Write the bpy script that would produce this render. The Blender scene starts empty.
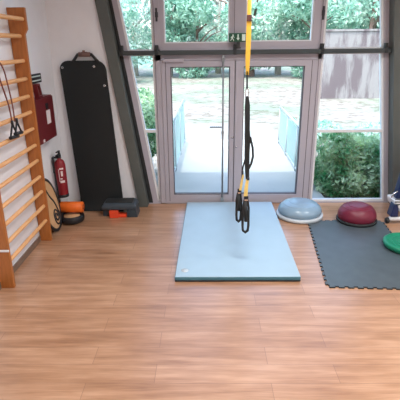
import bpy, bmesh, math, random
from mathutils import Vector, Matrix
PI = math.pi
S = bpy.context.scene
C = S.collection
R = random.Random(7)

# ---------------------------------------------------------------- materials
def srgb(r, g, b):
    f = lambda c: (c/255/12.92) if c/255 <= 0.04045 else ((c/255+0.055)/1.055)**2.4
    return (f(r), f(g), f(b))

def mat(name, col, rough=0.6, metal=0.0, var=0.10, scale=12.0, bump=0.0, stretch=(1, 1, 1), coat=0.0, spec=0.5):
    m = bpy.data.materials.new(name); m.use_nodes = True
    nt = m.node_tree; N = nt.nodes; L = nt.links
    b = N['Principled BSDF']
    b.inputs['Roughness'].default_value = rough
    b.inputs['Metallic'].default_value = metal
    b.inputs['Coat Weight'].default_value = coat
    b.inputs['Specular IOR Level'].default_value = spec
    tc = N.new('ShaderNodeTexCoord'); mp = N.new('ShaderNodeMapping')
    mp.inputs['Scale'].default_value = stretch
    L.new(tc.outputs['Object'], mp.inputs['Vector'])
    nz = N.new('ShaderNodeTexNoise'); nz.inputs['Scale'].default_value = scale; nz.inputs['Detail'].default_value = 4
    L.new(mp.outputs['Vector'], nz.inputs['Vector'])
    cr = N.new('ShaderNodeValToRGB')
    cr.color_ramp.elements[0].position = 0.3; cr.color_ramp.elements[1].position = 0.7
    cr.color_ramp.elements[0].color = tuple(max(0, c*(1-var)) for c in col)+(1,)
    cr.color_ramp.elements[1].color = tuple(min(1, c*(1+var)) for c in col)+(1,)
    L.new(nz.outputs['Fac'], cr.inputs['Fac']); L.new(cr.outputs['Color'], b.inputs['Base Color'])
    if bump:
        bp = N.new('ShaderNodeBump'); bp.inputs['Strength'].default_value = bump; bp.inputs['Distance'].default_value = 0.01
        L.new(nz.outputs['Fac'], bp.inputs['Height']); L.new(bp.outputs['Normal'], b.inputs['Normal'])
    return m

M = {}
M['wall'] = mat('wall_paint', srgb(236, 237, 241), 0.75, var=0.02, scale=5, bump=0.05)
M['ceiling'] = mat('ceiling_paint', srgb(225, 222, 218), 0.8, var=0.02)
M['skirting'] = mat('skirting', srgb(122, 100, 84), 0.5)
M['steel'] = mat('painted_steel', srgb(86, 91, 88), 0.5, var=0.05, scale=3)
M['beam'] = mat('beam_steel', srgb(58, 66, 68), 0.5, var=0.05, scale=3)
M['gap'] = mat('dark_seal', srgb(36, 40, 42), 0.6)
M['frame'] = mat('window_aluminium', srgb(176, 172, 182), 0.38, var=0.03, scale=3)
M['bead'] = mat('white_bead', srgb(226, 228, 230), 0.4, var=0.02)
M['seam'] = mat('frame_groove', srgb(92, 88, 92), 0.6)
M['darkmetal'] = mat('dark_metal', srgb(62, 62, 68), 0.4, 0.4)
M['rod'] = mat('grey_rod', srgb(156, 164, 170), 0.4, 0.5)
M['beech'] = mat('beech_post', srgb(172, 104, 48), 0.45, var=0.14, scale=9, stretch=(6, 6, 0.7))
M['rung'] = mat('beech_rung', srgb(228, 172, 116), 0.4, var=0.10, scale=9, stretch=(6, 0.7, 6))
M['red'] = mat('red_paint', srgb(104, 28, 33), 0.4, var=0.08, scale=6)
M['redlabel'] = mat('white_label', srgb(225, 215, 215), 0.5, var=0.03)
M['extred'] = mat('extinguisher_red', srgb(140, 30, 40), 0.3, var=0.06, scale=6)
M['black'] = mat('black_plastic', srgb(30, 32, 36), 0.45)
M['rubber'] = mat('black_rubber', srgb(34, 38, 40), 0.7, bump=0.1, scale=60)
M['panelblack'] = mat('black_foam', srgb(11, 20, 23), 0.6, var=0.10, scale=4, bump=0.08)
M['grip'] = mat('brown_grip', srgb(120, 88, 82), 0.6)
M['chrome'] = mat('chrome', srgb(215, 215, 215), 0.2, 1.0, var=0.02)
M['orange'] = mat('orange_foam', srgb(238, 112, 34), 0.55, var=0.07, scale=20)
M['tan'] = mat('tan_foam', srgb(206, 166, 124), 0.6, var=0.08)
M['yellow'] = mat('yellow_webbing', srgb(232, 180, 62), 0.6, var=0.08, scale=40)
M['yellow2'] = mat('pale_yellow_webbing', srgb(236, 206, 120), 0.6, var=0.08, scale=40)
M['webbing'] = mat('black_webbing', srgb(30, 34, 36), 0.7, var=0.2, scale=60)
M['buckle'] = mat('brown_buckle', srgb(84, 46, 40), 0.5)
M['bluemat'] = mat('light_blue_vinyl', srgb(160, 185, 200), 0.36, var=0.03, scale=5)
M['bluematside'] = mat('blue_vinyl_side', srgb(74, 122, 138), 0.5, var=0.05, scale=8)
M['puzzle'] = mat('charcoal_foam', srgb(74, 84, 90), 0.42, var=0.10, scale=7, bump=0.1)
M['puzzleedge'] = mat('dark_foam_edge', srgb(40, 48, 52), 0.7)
M['bosublue'] = mat('silver_blue_dome', srgb(136, 164, 186), 0.26, var=0.08, scale=4)
M['bosurim'] = mat('silver_rim', srgb(196, 206, 214), 0.4, var=0.03)
M['burgundy'] = mat('burgundy_dome', srgb(112, 28, 52), 0.42, var=0.06, scale=8)
M['green'] = mat('green_rubber', srgb(20, 128, 96), 0.4, var=0.06, scale=8)
M['navy'] = mat('navy_plastic', srgb(24, 40, 84), 0.42, var=0.15, scale=7)
M['white'] = mat('white_plastic', srgb(226, 226, 228), 0.4, var=0.03)
M['stepper'] = mat('slate_plastic', srgb(50, 62, 72), 0.42, var=0.1, scale=10)
M['stepred'] = mat('orange_red_plastic', srgb(224, 72, 38), 0.45)
M['exitgreen'] = mat('exit_green', srgb(6, 76, 52), 0.45, var=0.03)
M['pict'] = mat('pictogram_white', srgb(214, 232, 224), 0.5, var=0.02)
M['tube'] = mat('brown_latex_tube', srgb(122, 62, 52), 0.5)
M['sign'] = mat('dark_sign', srgb(36, 40, 46), 0.5)
M['terrace'] = mat('pale_concrete', srgb(164, 166, 162), 0.8, var=0.03, scale=3, bump=0.1)
M['grating'] = mat('grey_deck', srgb(132, 133, 130), 0.8, var=0.08, scale=9)
M['railglass'] = None
M['railmetal'] = mat('galvanised_rail', srgb(176, 186, 188), 0.45, 0.2, var=0.05)
M['bark'] = mat('bark', srgb(116, 96, 88), 0.85, var=0.25, scale=6, stretch=(4, 4, 0.6))
M['palebark'] = mat('pale_bark', srgb(190, 184, 176), 0.85, var=0.2, scale=6, stretch=(4, 4, 0.6))
M['soil'] = mat('soil', srgb(70, 66, 56), 0.9, var=0.3)

def glass_mat(name, tint, gloss=0.08):
    m = bpy.data.materials.new(name); m.use_nodes = True
    nt = m.node_tree; N = nt.nodes; L = nt.links
    for n in list(N): N.remove(n)
    o = N.new('ShaderNodeOutputMaterial'); mx = N.new('ShaderNodeMixShader')
    t = N.new('ShaderNodeBsdfTransparent'); t.inputs['Color'].default_value = tint+(1,)
    g = N.new('ShaderNodeBsdfGlossy'); g.inputs['Roughness'].default_value = 0.03
    fr = N.new('ShaderNodeFresnel'); fr.inputs['IOR'].default_value = 1.35
    nz = N.new('ShaderNodeTexNoise'); nz.inputs['Scale'].default_value = 2
    mu = N.new('ShaderNodeMath'); mu.operation = 'MULTIPLY'; mu.inputs[1].default_value = 1.0
    L.new(fr.outputs['Fac'], mu.inputs[0]); L.new(mu.outputs[0], mx.inputs['Fac'])
    L.new(t.outputs[0], mx.inputs[1]); L.new(g.outputs[0], mx.inputs[2]); L.new(mx.outputs[0], o.inputs['Surface'])
    return m
M['glass'] = glass_mat('window_glass', (0.93, 0.985, 0.97))

def frosted():
    m = bpy.data.materials.new('milky_rail_panel'); m.use_nodes = True
    nt = m.node_tree; N = nt.nodes; L = nt.links
    for n in list(N): N.remove(n)
    o = N.new('ShaderNodeOutputMaterial'); mx = N.new('ShaderNodeMixShader'); mx.inputs['Fac'].default_value = 0.55
    t = N.new('ShaderNodeBsdfTransparent'); t.inputs['Color'].default_value = (0.85, 0.95, 0.93, 1)
    d = N.new('ShaderNodeBsdfPrincipled'); d.inputs['Base Color'].default_value = srgb(176, 206, 204)+(1,); d.inputs['Roughness'].default_value = 0.4
    L.new(t.outputs[0], mx.inputs[1]); L.new(d.outputs[0], mx.inputs[2]); L.new(mx.outputs[0], o.inputs['Surface'])
    return m
M['railglass'] = frosted()

def leaf_mat(name, c1, c2, scale=1.5, trans=0.35):
    m = bpy.data.materials.new(name); m.use_nodes = True
    nt = m.node_tree; N = nt.nodes; L = nt.links
    for n in list(N): N.remove(n)
    o = N.new('ShaderNodeOutputMaterial'); mx = N.new('ShaderNodeMixShader'); mx.inputs['Fac'].default_value = trans
    tc = N.new('ShaderNodeTexCoord'); nz = N.new('ShaderNodeTexNoise'); nz.inputs['Scale'].default_value = scale; nz.inputs['Detail'].default_value = 5
    cr = N.new('ShaderNodeValToRGB'); cr.color_ramp.elements[0].position = 0.35; cr.color_ramp.elements[1].position = 0.65
    cr.color_ramp.elements[0].color = c1+(1,); cr.color_ramp.elements[1].color = c2+(1,)
    d = N.new('ShaderNodeBsdfPrincipled'); d.inputs['Roughness'].default_value = 0.5
    t = N.new('ShaderNodeBsdfTranslucent')
    L.new(tc.outputs['Object'], nz.inputs['Vector']); L.new(nz.outputs['Fac'], cr.inputs['Fac'])
    L.new(cr.outputs['Color'], d.inputs['Base Color']); L.new(cr.outputs['Color'], t.inputs['Color'])
    L.new(d.outputs[0], mx.inputs[1]); L.new(t.outputs[0], mx.inputs[2]); L.new(mx.outputs[0], o.inputs['Surface'])
    return m
M['leaf_mint'] = leaf_mat('hazy_mint_leaves', srgb(140, 186, 168), srgb(224, 234, 226))  # haze and overexposed daylight are put into the tree leaf colours
M['leaf_mid'] = leaf_mat('hazy_mid_green_leaves', srgb(106, 168, 146), srgb(204, 226, 212))
M['leaf_dark'] = leaf_mat('hazy_dark_green_leaves', srgb(84, 140, 120), srgb(170, 208, 188))
M['leaf_hedge'] = leaf_mat('hedge_leaves', srgb(52, 138, 78), srgb(232, 250, 212), 4.0)

def floor_mat():
    m = bpy.data.materials.new('oak_plank_vinyl'); m.use_nodes = True
    nt = m.node_tree; N = nt.nodes; L = nt.links; b = N['Principled BSDF']
    tc = N.new('ShaderNodeTexCoord')
    mp = N.new('ShaderNodeMapping'); mp.inputs['Location'].default_value = (0.35, 0.06, 0)
    L.new(tc.outputs['Object'], mp.inputs['Vector'])
    br = N.new('ShaderNodeTexBrick'); br.offset = 0.37; br.inputs['Scale'].default_value = 1.0
    br.inputs['Brick Width'].default_value = 1.22; br.inputs['Row Height'].default_value = 0.18
    br.inputs['Mortar Size'].default_value = 0.0016; br.inputs['Mortar Smooth'].default_value = 0.3; br.inputs['Bias'].default_value = 0
    br.inputs['Color1'].default_value = (0.25, 0.25, 0.25, 1); br.inputs['Color2'].default_value = (0.75, 0.75, 0.75, 1); br.inputs['Mortar'].default_value = (0.5, 0.5, 0.5, 1)
    L.new(mp.outputs['Vector'], br.inputs['Vector'])
    def nz(sx, sy, sc, det, dist=0.0):
        a = N.new('ShaderNodeMapping'); a.inputs['Scale'].default_value = (sx, sy, 1); L.new(tc.outputs['Object'], a.inputs['Vector'])
        n = N.new('ShaderNodeTexNoise'); n.inputs['Scale'].default_value = sc; n.inputs['Detail'].default_value = det; n.inputs['Distortion'].default_value = dist
        L.new(a.outputs['Vector'], n.inputs['Vector']); return n
    g1 = nz(0.8, 9, 2.2, 6, 0.4); g2 = nz(2.5, 40, 2.5, 5); g3 = nz(1, 3.5, 1.6, 3)
    def mix(a, bb, f, typ='MIX'):
        x = N.new('ShaderNodeMix'); x.data_type = 'RGBA'; x.blend_type = typ
        if isinstance(f, float): x.inputs[0].default_value = f
        else: L.new(f, x.inputs[0])
        for i, v in ((6, a), (7, bb)):
            if isinstance(v, tuple): x.inputs[i].default_value = v
            else: L.new(v, x.inputs[i])
        return x.outputs[2]
    t = mix(g1.outputs['Fac'], g2.outputs['Fac'], 0.35)
    t = mix(t, g3.outputs['Fac'], 0.25)
    t = mix(t, br.outputs['Color'], 0.13)
    cr = N.new('ShaderNodeValToRGB'); e = cr.color_ramp.elements
    e[0].position = 0.34; e[0].color = srgb(140, 98, 70)+(1,)
    e[1].position = 0.62; e[1].color = srgb(196, 154, 124)+(1,)
    x = cr.color_ramp.elements.new(0.48); x.color = srgb(172, 129, 98)+(1,)
    L.new(t, cr.inputs['Fac'])
    col = mix(cr.outputs['Color'], srgb(128, 92, 74)+(1,), br.outputs['Fac'])
    L.new(col, b.inputs['Base Color'])
    b.inputs['Roughness'].default_value = 0.34
    b.inputs['Specular IOR Level'].default_value = 0.7
    b.inputs['Coat Weight'].default_value = 0.5; b.inputs['Coat Roughness'].default_value = 0.28
    bp = N.new('ShaderNodeBump'); bp.inputs['Strength'].default_value = 0.06; bp.inputs['Distance'].default_value = 0.004
    L.new(g2.outputs['Fac'], bp.inputs['Height']); L.new(bp.outputs['Normal'], b.inputs['Normal'])
    return m
M['floor'] = floor_mat()

def ground_mat():
    m = bpy.data.materials.new('pale_gravel_and_moss'); m.use_nodes = True
    nt = m.node_tree; N = nt.nodes; L = nt.links; b = N['Principled BSDF']; b.inputs['Roughness'].default_value = 0.9
    tc = N.new('ShaderNodeTexCoord')
    n1 = N.new('ShaderNodeTexNoise'); n1.inputs['Scale'].default_value = 0.35; n1.inputs['Detail'].default_value = 6
    n2 = N.new('ShaderNodeTexNoise'); n2.inputs['Scale'].default_value = 3.5; n2.inputs['Detail'].default_value = 5
    L.new(tc.outputs['Object'], n1.inputs['Vector']); L.new(tc.outputs['Object'], n2.inputs['Vector'])
    c1 = N.new('ShaderNodeValToRGB'); c1.color_ramp.elements[0].position = 0.46; c1.color_ramp.elements[1].position = 0.60
    c1.color_ramp.elements[0].color = srgb(136, 133, 127)+(1,); c1.color_ramp.elements[1].color = srgb(116, 130, 114)+(1,)
    c2 = N.new('ShaderNodeValToRGB'); c2.color_ramp.elements[0].position = 0.38; c2.color_ramp.elements[1].position = 0.52
    c2.color_ramp.elements[0].color = srgb(196, 190, 180)+(1,); c2.color_ramp.elements[1].color = (1, 1, 1, 1)
    L.new(n1.outputs['Fac'], c1.inputs['Fac']); L.new(n2.outputs['Fac'], c2.inputs['Fac'])
    x = N.new('ShaderNodeMix'); x.data_type = 'RGBA'; x.blend_type = 'MULTIPLY'; x.inputs[0].default_value = 1.0
    L.new(c1.outputs['Color'], x.inputs[6]); L.new(c2.outputs['Color'], x.inputs[7]); L.new(x.outputs[2], b.inputs['Base Color'])
    return m
M['ground'] = ground_mat()

def stained_mat():
    m = bpy.data.materials.new('stained_concrete'); m.use_nodes = True
    nt = m.node_tree; N = nt.nodes; L = nt.links; b = N['Principled BSDF']; b.inputs['Roughness'].default_value = 0.9
    tc = N.new('ShaderNodeTexCoord'); mp = N.new('ShaderNodeMapping'); mp.inputs['Scale'].default_value = (1.6, 1, 0.35)
    mp.inputs['Location'].default_value = (0.6, 0, 0.2)
    L.new(tc.outputs['Object'], mp.inputs['Vector'])
    n = N.new('ShaderNodeTexNoise'); n.inputs['Scale'].default_value = 1.1; n.inputs['Detail'].default_value = 7; n.inputs['Roughness'].default_value = 0.65
    L.new(mp.outputs['Vector'], n.inputs['Vector'])
    c = N.new('ShaderNodeValToRGB'); c.color_ramp.elements[0].position = 0.46; c.color_ramp.elements[1].position = 0.56
    c.color_ramp.elements[0].color = srgb(124, 122, 122)+(1,); c.color_ramp.elements[1].color = srgb(90, 82, 85)+(1,)
    L.new(n.outputs['Fac'], c.inputs['Fac']); L.new(c.outputs['Color'], b.inputs['Base Color'])
    return m
M['stained'] = stained_mat()

def emit_mat(name, col, s):
    m = bpy.data.materials.new(name); m.use_nodes = True
    b = m.node_tree.nodes['Principled BSDF']; b.inputs['Base Color'].default_value = col+(1,)
    b.inputs['Emission Color'].default_value = col+(1,); b.inputs['Emission Strength'].default_value = s
    return m

# ---------------------------------------------------------------- mesh helpers
def bm_(): return bmesh.new()

def box(bm, x0, x1, y0, y1, z0, z1, mi=0):
    vs = [bm.verts.new(p) for p in [(x0,y0,z0),(x1,y0,z0),(x1,y1,z0),(x0,y1,z0),(x0,y0,z1),(x1,y0,z1),(x1,y1,z1),(x0,y1,z1)]]
    fs = []
    for q in [(0,3,2,1),(4,5,6,7),(0,1,5,4),(1,2,6,5),(2,3,7,6),(3,0,4,7)]:
        f = bm.faces.new([vs[i] for i in q]); f.material_index = mi; fs.append(f)
    return vs, fs

def prism(bm, pts, axis, a, b, mi=0, caps=True):
    """polygon pts (2D) extruded along axis from a to b. axis 'y': pts=(x,z); 'z': pts=(x,y); 'x': pts=(y,z)"""
    def P(p, t):
        return {'y': (p[0], t, p[1]), 'z': (p[0], p[1], t), 'x': (t, p[0], p[1])}[axis]
    A = [bm.verts.new(P(p, a)) for p in pts]; B = [bm.verts.new(P(p, b)) for p in pts]
    n = len(pts)
    for i in range(n):
        f = bm.faces.new([A[i], A[(i+1) % n], B[(i+1) % n], B[i]]); f.material_index = mi
    if caps:
        f = bm.faces.new(A[::-1]); f.material_index = mi
        f = bm.faces.new(B); f.material_index = mi

def tube(bm, pts, r, n=10, mi=0, cap=True, rs=None, flat=1.0):
    pts = [Vector(p) for p in pts]
    rings = []
    prev = None
    for i, p in enumerate(pts):
        t = (pts[min(i+1, len(pts)-1)]-pts[max(i-1, 0)]).normalized()
        u = prev if prev else (Vector((0, 1, 0)) if abs(t.y) < 0.9 else Vector((1, 0, 0)))
        u = (u-t*u.dot(t)).normalized(); v = t.cross(u); prev = u
        rr = rs[i] if rs else r
        rings.append([bm.verts.new(p+u*math.cos(2*PI*k/n)*rr*flat+v*math.sin(2*PI*k/n)*rr) for k in range(n)])
    for a, b in zip(rings, rings[1:]):
        for k in range(n):
            f = bm.faces.new([a[k], a[(k+1) % n], b[(k+1) % n], b[k]]); f.material_index = mi; f.smooth = True
    if cap:
        f = bm.faces.new(rings[0][::-1]); f.material_index = mi
        f = bm.faces.new(rings[-1]); f.material_index = mi

def lathe(bm, prof, c=(0, 0, 0), n=40, mi=0, axis='z'):
    def P(r, h, a):
        x, y = r*math.cos(a), r*math.sin(a)
        if axis == 'z': return (c[0]+x, c[1]+y, c[2]+h)
        if axis == 'x': return (c[0]+h, c[1]+x, c[2]+y)
        return (c[0]+x, c[1]+h, c[2]+y)
    rings = []
    for r, h in prof:
        if r < 1e-6: rings.append([bm.verts.new(P(0, h, 0))])
        else: rings.append([bm.verts.new(P(r, h, 2*PI*k/n)) for k in range(n)])
    for a, b in zip(rings, rings[1:]):
        for k in range(n):
            k2 = (k+1) % n
            if len(a) == 1 and len(b) == 1: continue
            if len(a) == 1: vs = [a[0], b[k2], b[k]]
            elif len(b) == 1: vs = [a[k], a[k2], b[0]]
            else: vs = [a[k], a[k2], b[k2], b[k]]
            f = bm.faces.new(vs); f.material_index = mi; f.smooth = True

def obj(name, bm, m, parent=None, bevel=0.0, seg=2, recalc=True, loc=None):
    """links bm as one mesh object; with a parent the mesh is given in world coordinates and shifted to the parent's frame"""
    if recalc: bmesh.ops.recalc_face_normals(bm, faces=bm.faces)
    me = bpy.data.meshes.new(name)
    org = Vector(loc) if loc else Vector((0, 0, 0))
    if parent is not None:
        w = world(parent)
        if loc is None: org = w.copy()
    if org.length: bmesh.ops.translate(bm, verts=bm.verts, vec=-org)
    bm.to_mesh(me); bm.free()
    for x in (m if isinstance(m, (list, tuple)) else [m]): me.materials.append(x)
    o = bpy.data.objects.new(name, me); C.objects.link(o)
    if parent is not None:
        o.parent = parent; o.location = org-world(parent)
    else: o.location = org
    if bevel:
        b = o.modifiers.new('bevel', 'BEVEL'); b.width = bevel; b.segments = seg; b.limit_method = 'ANGLE'; b.angle_limit = 0.6
        for p in me.polygons: p.use_smooth = True
        w = o.modifiers.new('wn', 'WEIGHTED_NORMAL')
    return o

def world(o):
    v = Vector((0, 0, 0))
    while o is not None: v += o.location; o = o.parent
    return v

def tag(o, label, cat, group=None, kind=None):
    o['label'] = label; o['category'] = cat
    if group: o['group'] = group
    if kind: o['kind'] = kind
    return o

def thing(name, label, cat, loc, group=None):
    o = bpy.data.objects.new(name, None); C.objects.link(o); o.location = loc; o.empty_display_size = 0.1
    return tag(o, label, cat, group)

def struct(name, bm, m, label=None, cat=None, bevel=0.0, parent=None, recalc=True):
    o = obj(name, bm, m, parent, bevel=bevel, recalc=recalc)
    if parent is None:
        o['kind'] = 'structure'
        if label: o['label'] = label; o['category'] = cat
    return o

def sbox(name, m, x0, x1, y0, y1, z0, z1, label=None, cat=None, bevel=0.0, parent=None):
    b = bm_(); box(b, x0, x1, y0, y1, z0, z1); return struct(name, b, m, label, cat, bevel, parent)

# ---------------------------------------------------------------- room shell
XL, XR, YB, YF, H = -1.9, 4.4, -2.6, 5.6, 3.6
sbox('floor', M['floor'], XL-0.2, XR+0.2, YB-0.2, 5.84, -0.1, 0.0, 'oak coloured plank floor of the exercise room', 'floor')
sbox('ceiling', M['ceiling'], XL-0.2, XR+0.2, YB-0.2, 5.9, H, H+0.2, 'white ceiling of the exercise room, above the frame', 'ceiling')
sbox('wall_left', M['wall'], XL-0.2, XL, YB-0.2, YF+0.3, 0, H, 'pale wall at the left behind the wall bars', 'wall')
sbox('wall_right', M['wall'], XR, XR+0.2, YB-0.2, YF+0.3, 0, H, 'pale wall at the far right outside the frame', 'wall')
sbox('wall_back', M['wall'], XL, XR, YB-0.2, YB, 0, H, 'pale wall behind the camera', 'wall')
# front wall left of the slanted column: its right edge follows the column
SL = 0.1436
def colx(z): return -0.924-SL*z
b = bm_(); prism(b, [(XL, 0), (colx(0)+0.03, 0), (colx(H)+0.03, H), (XL, H)], 'y', YF, YF+0.3)
struct('wall_front', b, M['wall'], 'pale wall between the room corner and the left slanted column', 'wall')
def rcol(z): return 2.517-0.128*z
b = bm_(); prism(b, [(rcol(0)+0.18, 0), (XR, 0), (XR, H), (rcol(H)+0.18, H)], 'y', YF, YF+0.3)
struct('wall_front_right', b, M['wall'], 'pale wall right of the right slanted column', 'wall')
# skirtings
sbox('baseboard_left', M['skirting'], XL, XL+0.014, YB, YF, 0, 0.065, 'brown skirting along the left wall', 'skirting')
sbox('baseboard_front', M['skirting'], XL+0.014, -0.93, YF-0.014, YF, 0, 0.065, 'brown skirting under the black hanging mat', 'skirting')

# slanted steel columns
def slant_col(name, f0, f1, y0, y1, m, label):
    b = bm_()
    prism(b, [(f0(0), 0), (f1(0), 0), (f1(H), H), (f0(H), H)], 'y', y0, y1)
    return struct(name, b, m, label, 'column', bevel=0.006)
c1 = slant_col('trim_1', colx, lambda z: -0.80-0.140*z, 5.555, 5.90, M['steel'], 'dark grey slanted steel column left of the windows')
c2 = slant_col('trim_2', rcol, lambda z: rcol(z)+0.21, 5.555, 5.90, M['steel'], 'dark grey slanted steel column at the right edge of the windows')
# web recess strip between column and frame
slant_col('trim_3', lambda z: -0.80-0.140*z, lambda z: -0.745-0.146*z, 5.70, 5.84, M['gap'], 'dark gap strip beside the left slanted column')
slant_col('trim_4', lambda z: 2.53-0.132*z, lambda z: rcol(z)+0.0+0.02, 5.72, 5.84, M['gap'], 'dark gap strip beside the right slanted column')
# horizontal beam across everything
bz = bm_(); box(bz, -1.07, 2.27, 5.62, 5.685, 1.968, 2.022)
struct('trim_5', bz, M['beam'], 'dark grey horizontal steel rail across all the windows', 'rail', bevel=0.004)
bz = bm_(); box(bz, -0.64, 1.455, 5.69, 5.84, 1.90, 2.04)
struct('trim_6', bz, M['frame'], 'pinkish grey head above the double door', 'trim', bevel=0.003)
# rail brackets
for i, x in enumerate((-1.035, -0.60, 0.36, 1.425, 2.20)):
    bb = bm_(); box(bb, x-0.018, x+0.018, 5.63, 5.69, 2.02, 2.085); box(bb, x-0.020, x+0.020, 5.614, 5.69, 1.966, 2.03)
    struct('trim_%d' % (7+i), bb, M['gap'], 'small dark bracket fixing the horizontal rail', 'bracket', bevel=0.004)

GY0, GY1 = 5.70, 5.78    # frame depth
GP = 5.745               # glass plane
# mullions
def mull(name, x0, x1, z0, z1, label):
    b = bm_(); box(b, x0, x1, GY0-0.01, 5.82, z0, z1)
    box(b, x0+0.008, x0+0.014, GY0-0.012, GY0, z0, z1, 1)
    struct(name, b, [M['frame'], M['seam']], label, 'mullion', bevel=0.0)
mull('trim_12', -0.64, -0.562, 0, H, 'pinkish grey mullion between narrow left window and door')
mull('trim_13', 1.392, 1.438, 0, H, 'pinkish grey mullion between door and right window')
mull('trim_14', 0.34, 0.42, 2.04, H, 'pinkish grey mullion between the two upper middle windows')
sbox('trim_15', M['frame'], -1.7, 2.75, 5.68, 5.84, 3.42, H, 'frame head along the top of the windows', 'trim')
sbox('trim_16', M['frame'], -0.9, 2.6, 5.69, 5.84, -0.02, 0.011, 'low metal threshold along the window wall', 'threshold')

def ring(outer, inner, y0, y1, b, mi=0):
    n = len(outer)
    for i in range(n):
        j = (i+1) % n
        quad = [outer[i], outer[j], inner[j], inner[i]]
        prism(b, quad, 'y', y0, y1, mi)

def window(name, outer, inner, label, muntin=None, lever=None, d=0.014):
    """outer / inner: quads in (x, z), counter-clockwise from lower left"""
    cx = sum(p[0] for p in outer)/4; cz = min(p[1] for p in outer)
    e = bpy.data.objects.new(name, None); C.objects.link(e); e.location = (cx, GP, cz); e['kind'] = 'structure'
    e['label'] = label; e['category'] = 'window'
    b = bm_(); ring(outer, inner, GY0, GY1, b); obj('window_frame', b, M['frame'], e)
    inn2 = [(inner[0][0]+d, inner[0][1]+d), (inner[1][0]-d, inner[1][1]+d), (inner[2][0]-d, inner[2][1]-d), (inner[3][0]+d, inner[3][1]-d)]
    b = bm_(); ring(inner, inn2, GY0+0.012, GY1-0.006, b); obj('glazing_bead', b, M['bead'], e)
    b = bm_()
    vs = [b.verts.new((p[0], GP, p[1])) for p in inner]; b.faces.new(vs)
    obj('pane', b, M['glass'], e)
    if muntin:
        t = (muntin-inner[0][1])/(inner[3][1]-inner[0][1])
        xl = inner[0][0]+(inner[3][0]-inner[0][0])*t; xr = inner[1][0]+(inner[2][0]-inner[1][0])*t
        b = bm_(); box(b, xl, xr, GY0+0.008, GY1-0.002, muntin-0.022, muntin+0.018); obj('muntin', b, M['bead'], e, bevel=0.004)
    if lever:
        b = bm_(); box(b, lever[0]-0.012, lever[0]+0.012, GY0-0.03, GY0, lever[1]-0.075, lever[1]+0.075)
        box(b, lever[0]-0.02, lever[0]+0.02, GY0-0.012, GY0, lever[1]-0.03, lever[1]+0.03)
        obj('window_handle', b, M['darkmetal'], e, bevel=0.004)
    return e
gl = lambda z: -0.636-0.160*z            # slanted glass edge left
go = lambda z: -0.742-0.147*z            # slanted frame outer left
gr = lambda z: 2.462-0.132*z
gro = lambda z: 2.525-0.131*z
window('window_1', [(go(0.012), 0.012), (-0.638, 0.012), (-0.638, 2.0), (go(2.0), 2.0)],
       [(gl(0.06)-0.030, 0.04), (-0.640, 0.04), (-0.640, 1.985), (gl(1.985)-0.014, 1.985)], 'narrow slanted lower window left of the door', d=0.026, muntin=1.015)
window('window_2', [(go(2.001), 2.001), (-0.638, 2.001), (-0.638, 3.42), (go(3.42), 3.42)],
       [(gl(2.012)-0.010, 2.012), (-0.640, 2.012), (-0.640, 3.38), (gl(3.38)-0.010, 3.38)], 'narrow slanted upper window left of the door', d=0.026)
window('window_3', [(-0.562, 2.04), (0.34, 2.04), (0.34, 3.42), (-0.562, 3.42)],
       [(-0.508, 2.105), (0.29, 2.105), (0.29, 3.36), (-0.508, 3.36)], 'wide upper window over the left door leaf', lever=(-0.592, 2.43))
window('window_4', [(0.42, 2.04), (1.392, 2.04), (1.392, 3.42), (0.42, 3.42)],
       [(0.489, 2.115), (1.305, 2.115), (1.305, 3.36), (0.489, 3.36)], 'wide upper window over the right door leaf', lever=(1.415, 2.43))
window('window_5', [(1.438, 2.001), (gro(2.001), 2.001), (gro(3.42), 3.42), (1.438, 3.42)],
       [(1.440, 2.012), (gr(2.012), 2.012), (gr(3.38), 3.38), (1.440, 3.38)], 'slanted upper window at the right with view of the stained wall', d=0.026)
window('window_6', [(1.438, 0.012), (gro(0.012), 0.012), (gro(2.0), 2.0), (1.438, 2.0)],
       [(1.440, 0.016), (gr(0.016), 0.016), (gr(1.985), 1.985), (1.440, 1.985)], 'slanted lower window at the right with hedge behind', d=0.026, muntin=1.0)
# grey outer jamb of the right windows, darker than the white inner frame: slim upright
def door(name, x0, x1, g0, g1, label):
    e = bpy.data.objects.new(name, None); C.objects.link(e); e.location = ((x0+x1)/2, GP, 0.03); e['kind'] = 'structure'
    e['label'] = label; e['category'] = 'door'
    out = [(x0+0.003, 0.014), (x1-0.003, 0.014), (x1-0.003, 1.897), (x0+0.003, 1.897)]
    inn = [(g0, 0.128), (g1, 0.128), (g1, 1.825), (g0, 1.825)]
    b = bm_(); ring(out, inn, GY0-0.02, GY1, b); obj('door_frame', b, M['frame'], e)
    d = 0.010
    b = bm_(); ring(inn, [(g0+d, 0.128+d), (g1-d, 0.128+d), (g1-d, 1.825-d), (g0+d, 1.825-d)], GY0, GY1-0.01, b); obj('glazing_bead', b, M['seam'], e)
    b = bm_(); b.faces.new([b.verts.new((p[0], GP, p[1])) for p in inn]); obj('pane', b, M['glass'], e)
    b = bm_(); box(b, (x0 if x0 < 0 else x1-0.0)-0.0, (x0 if x0 < 0 else x1)+0.004, GY0-0.024, GY0-0.02, 0.03, 1.9); b.free()
    return e
d1 = door('door_1', -0.562, 0.373, -0.447, 0.306, 'left glazed leaf of the double door')
d2 = door('door_2', 0.373, 1.392, 0.476, 1.240, 'right glazed leaf of the double door')
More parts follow.
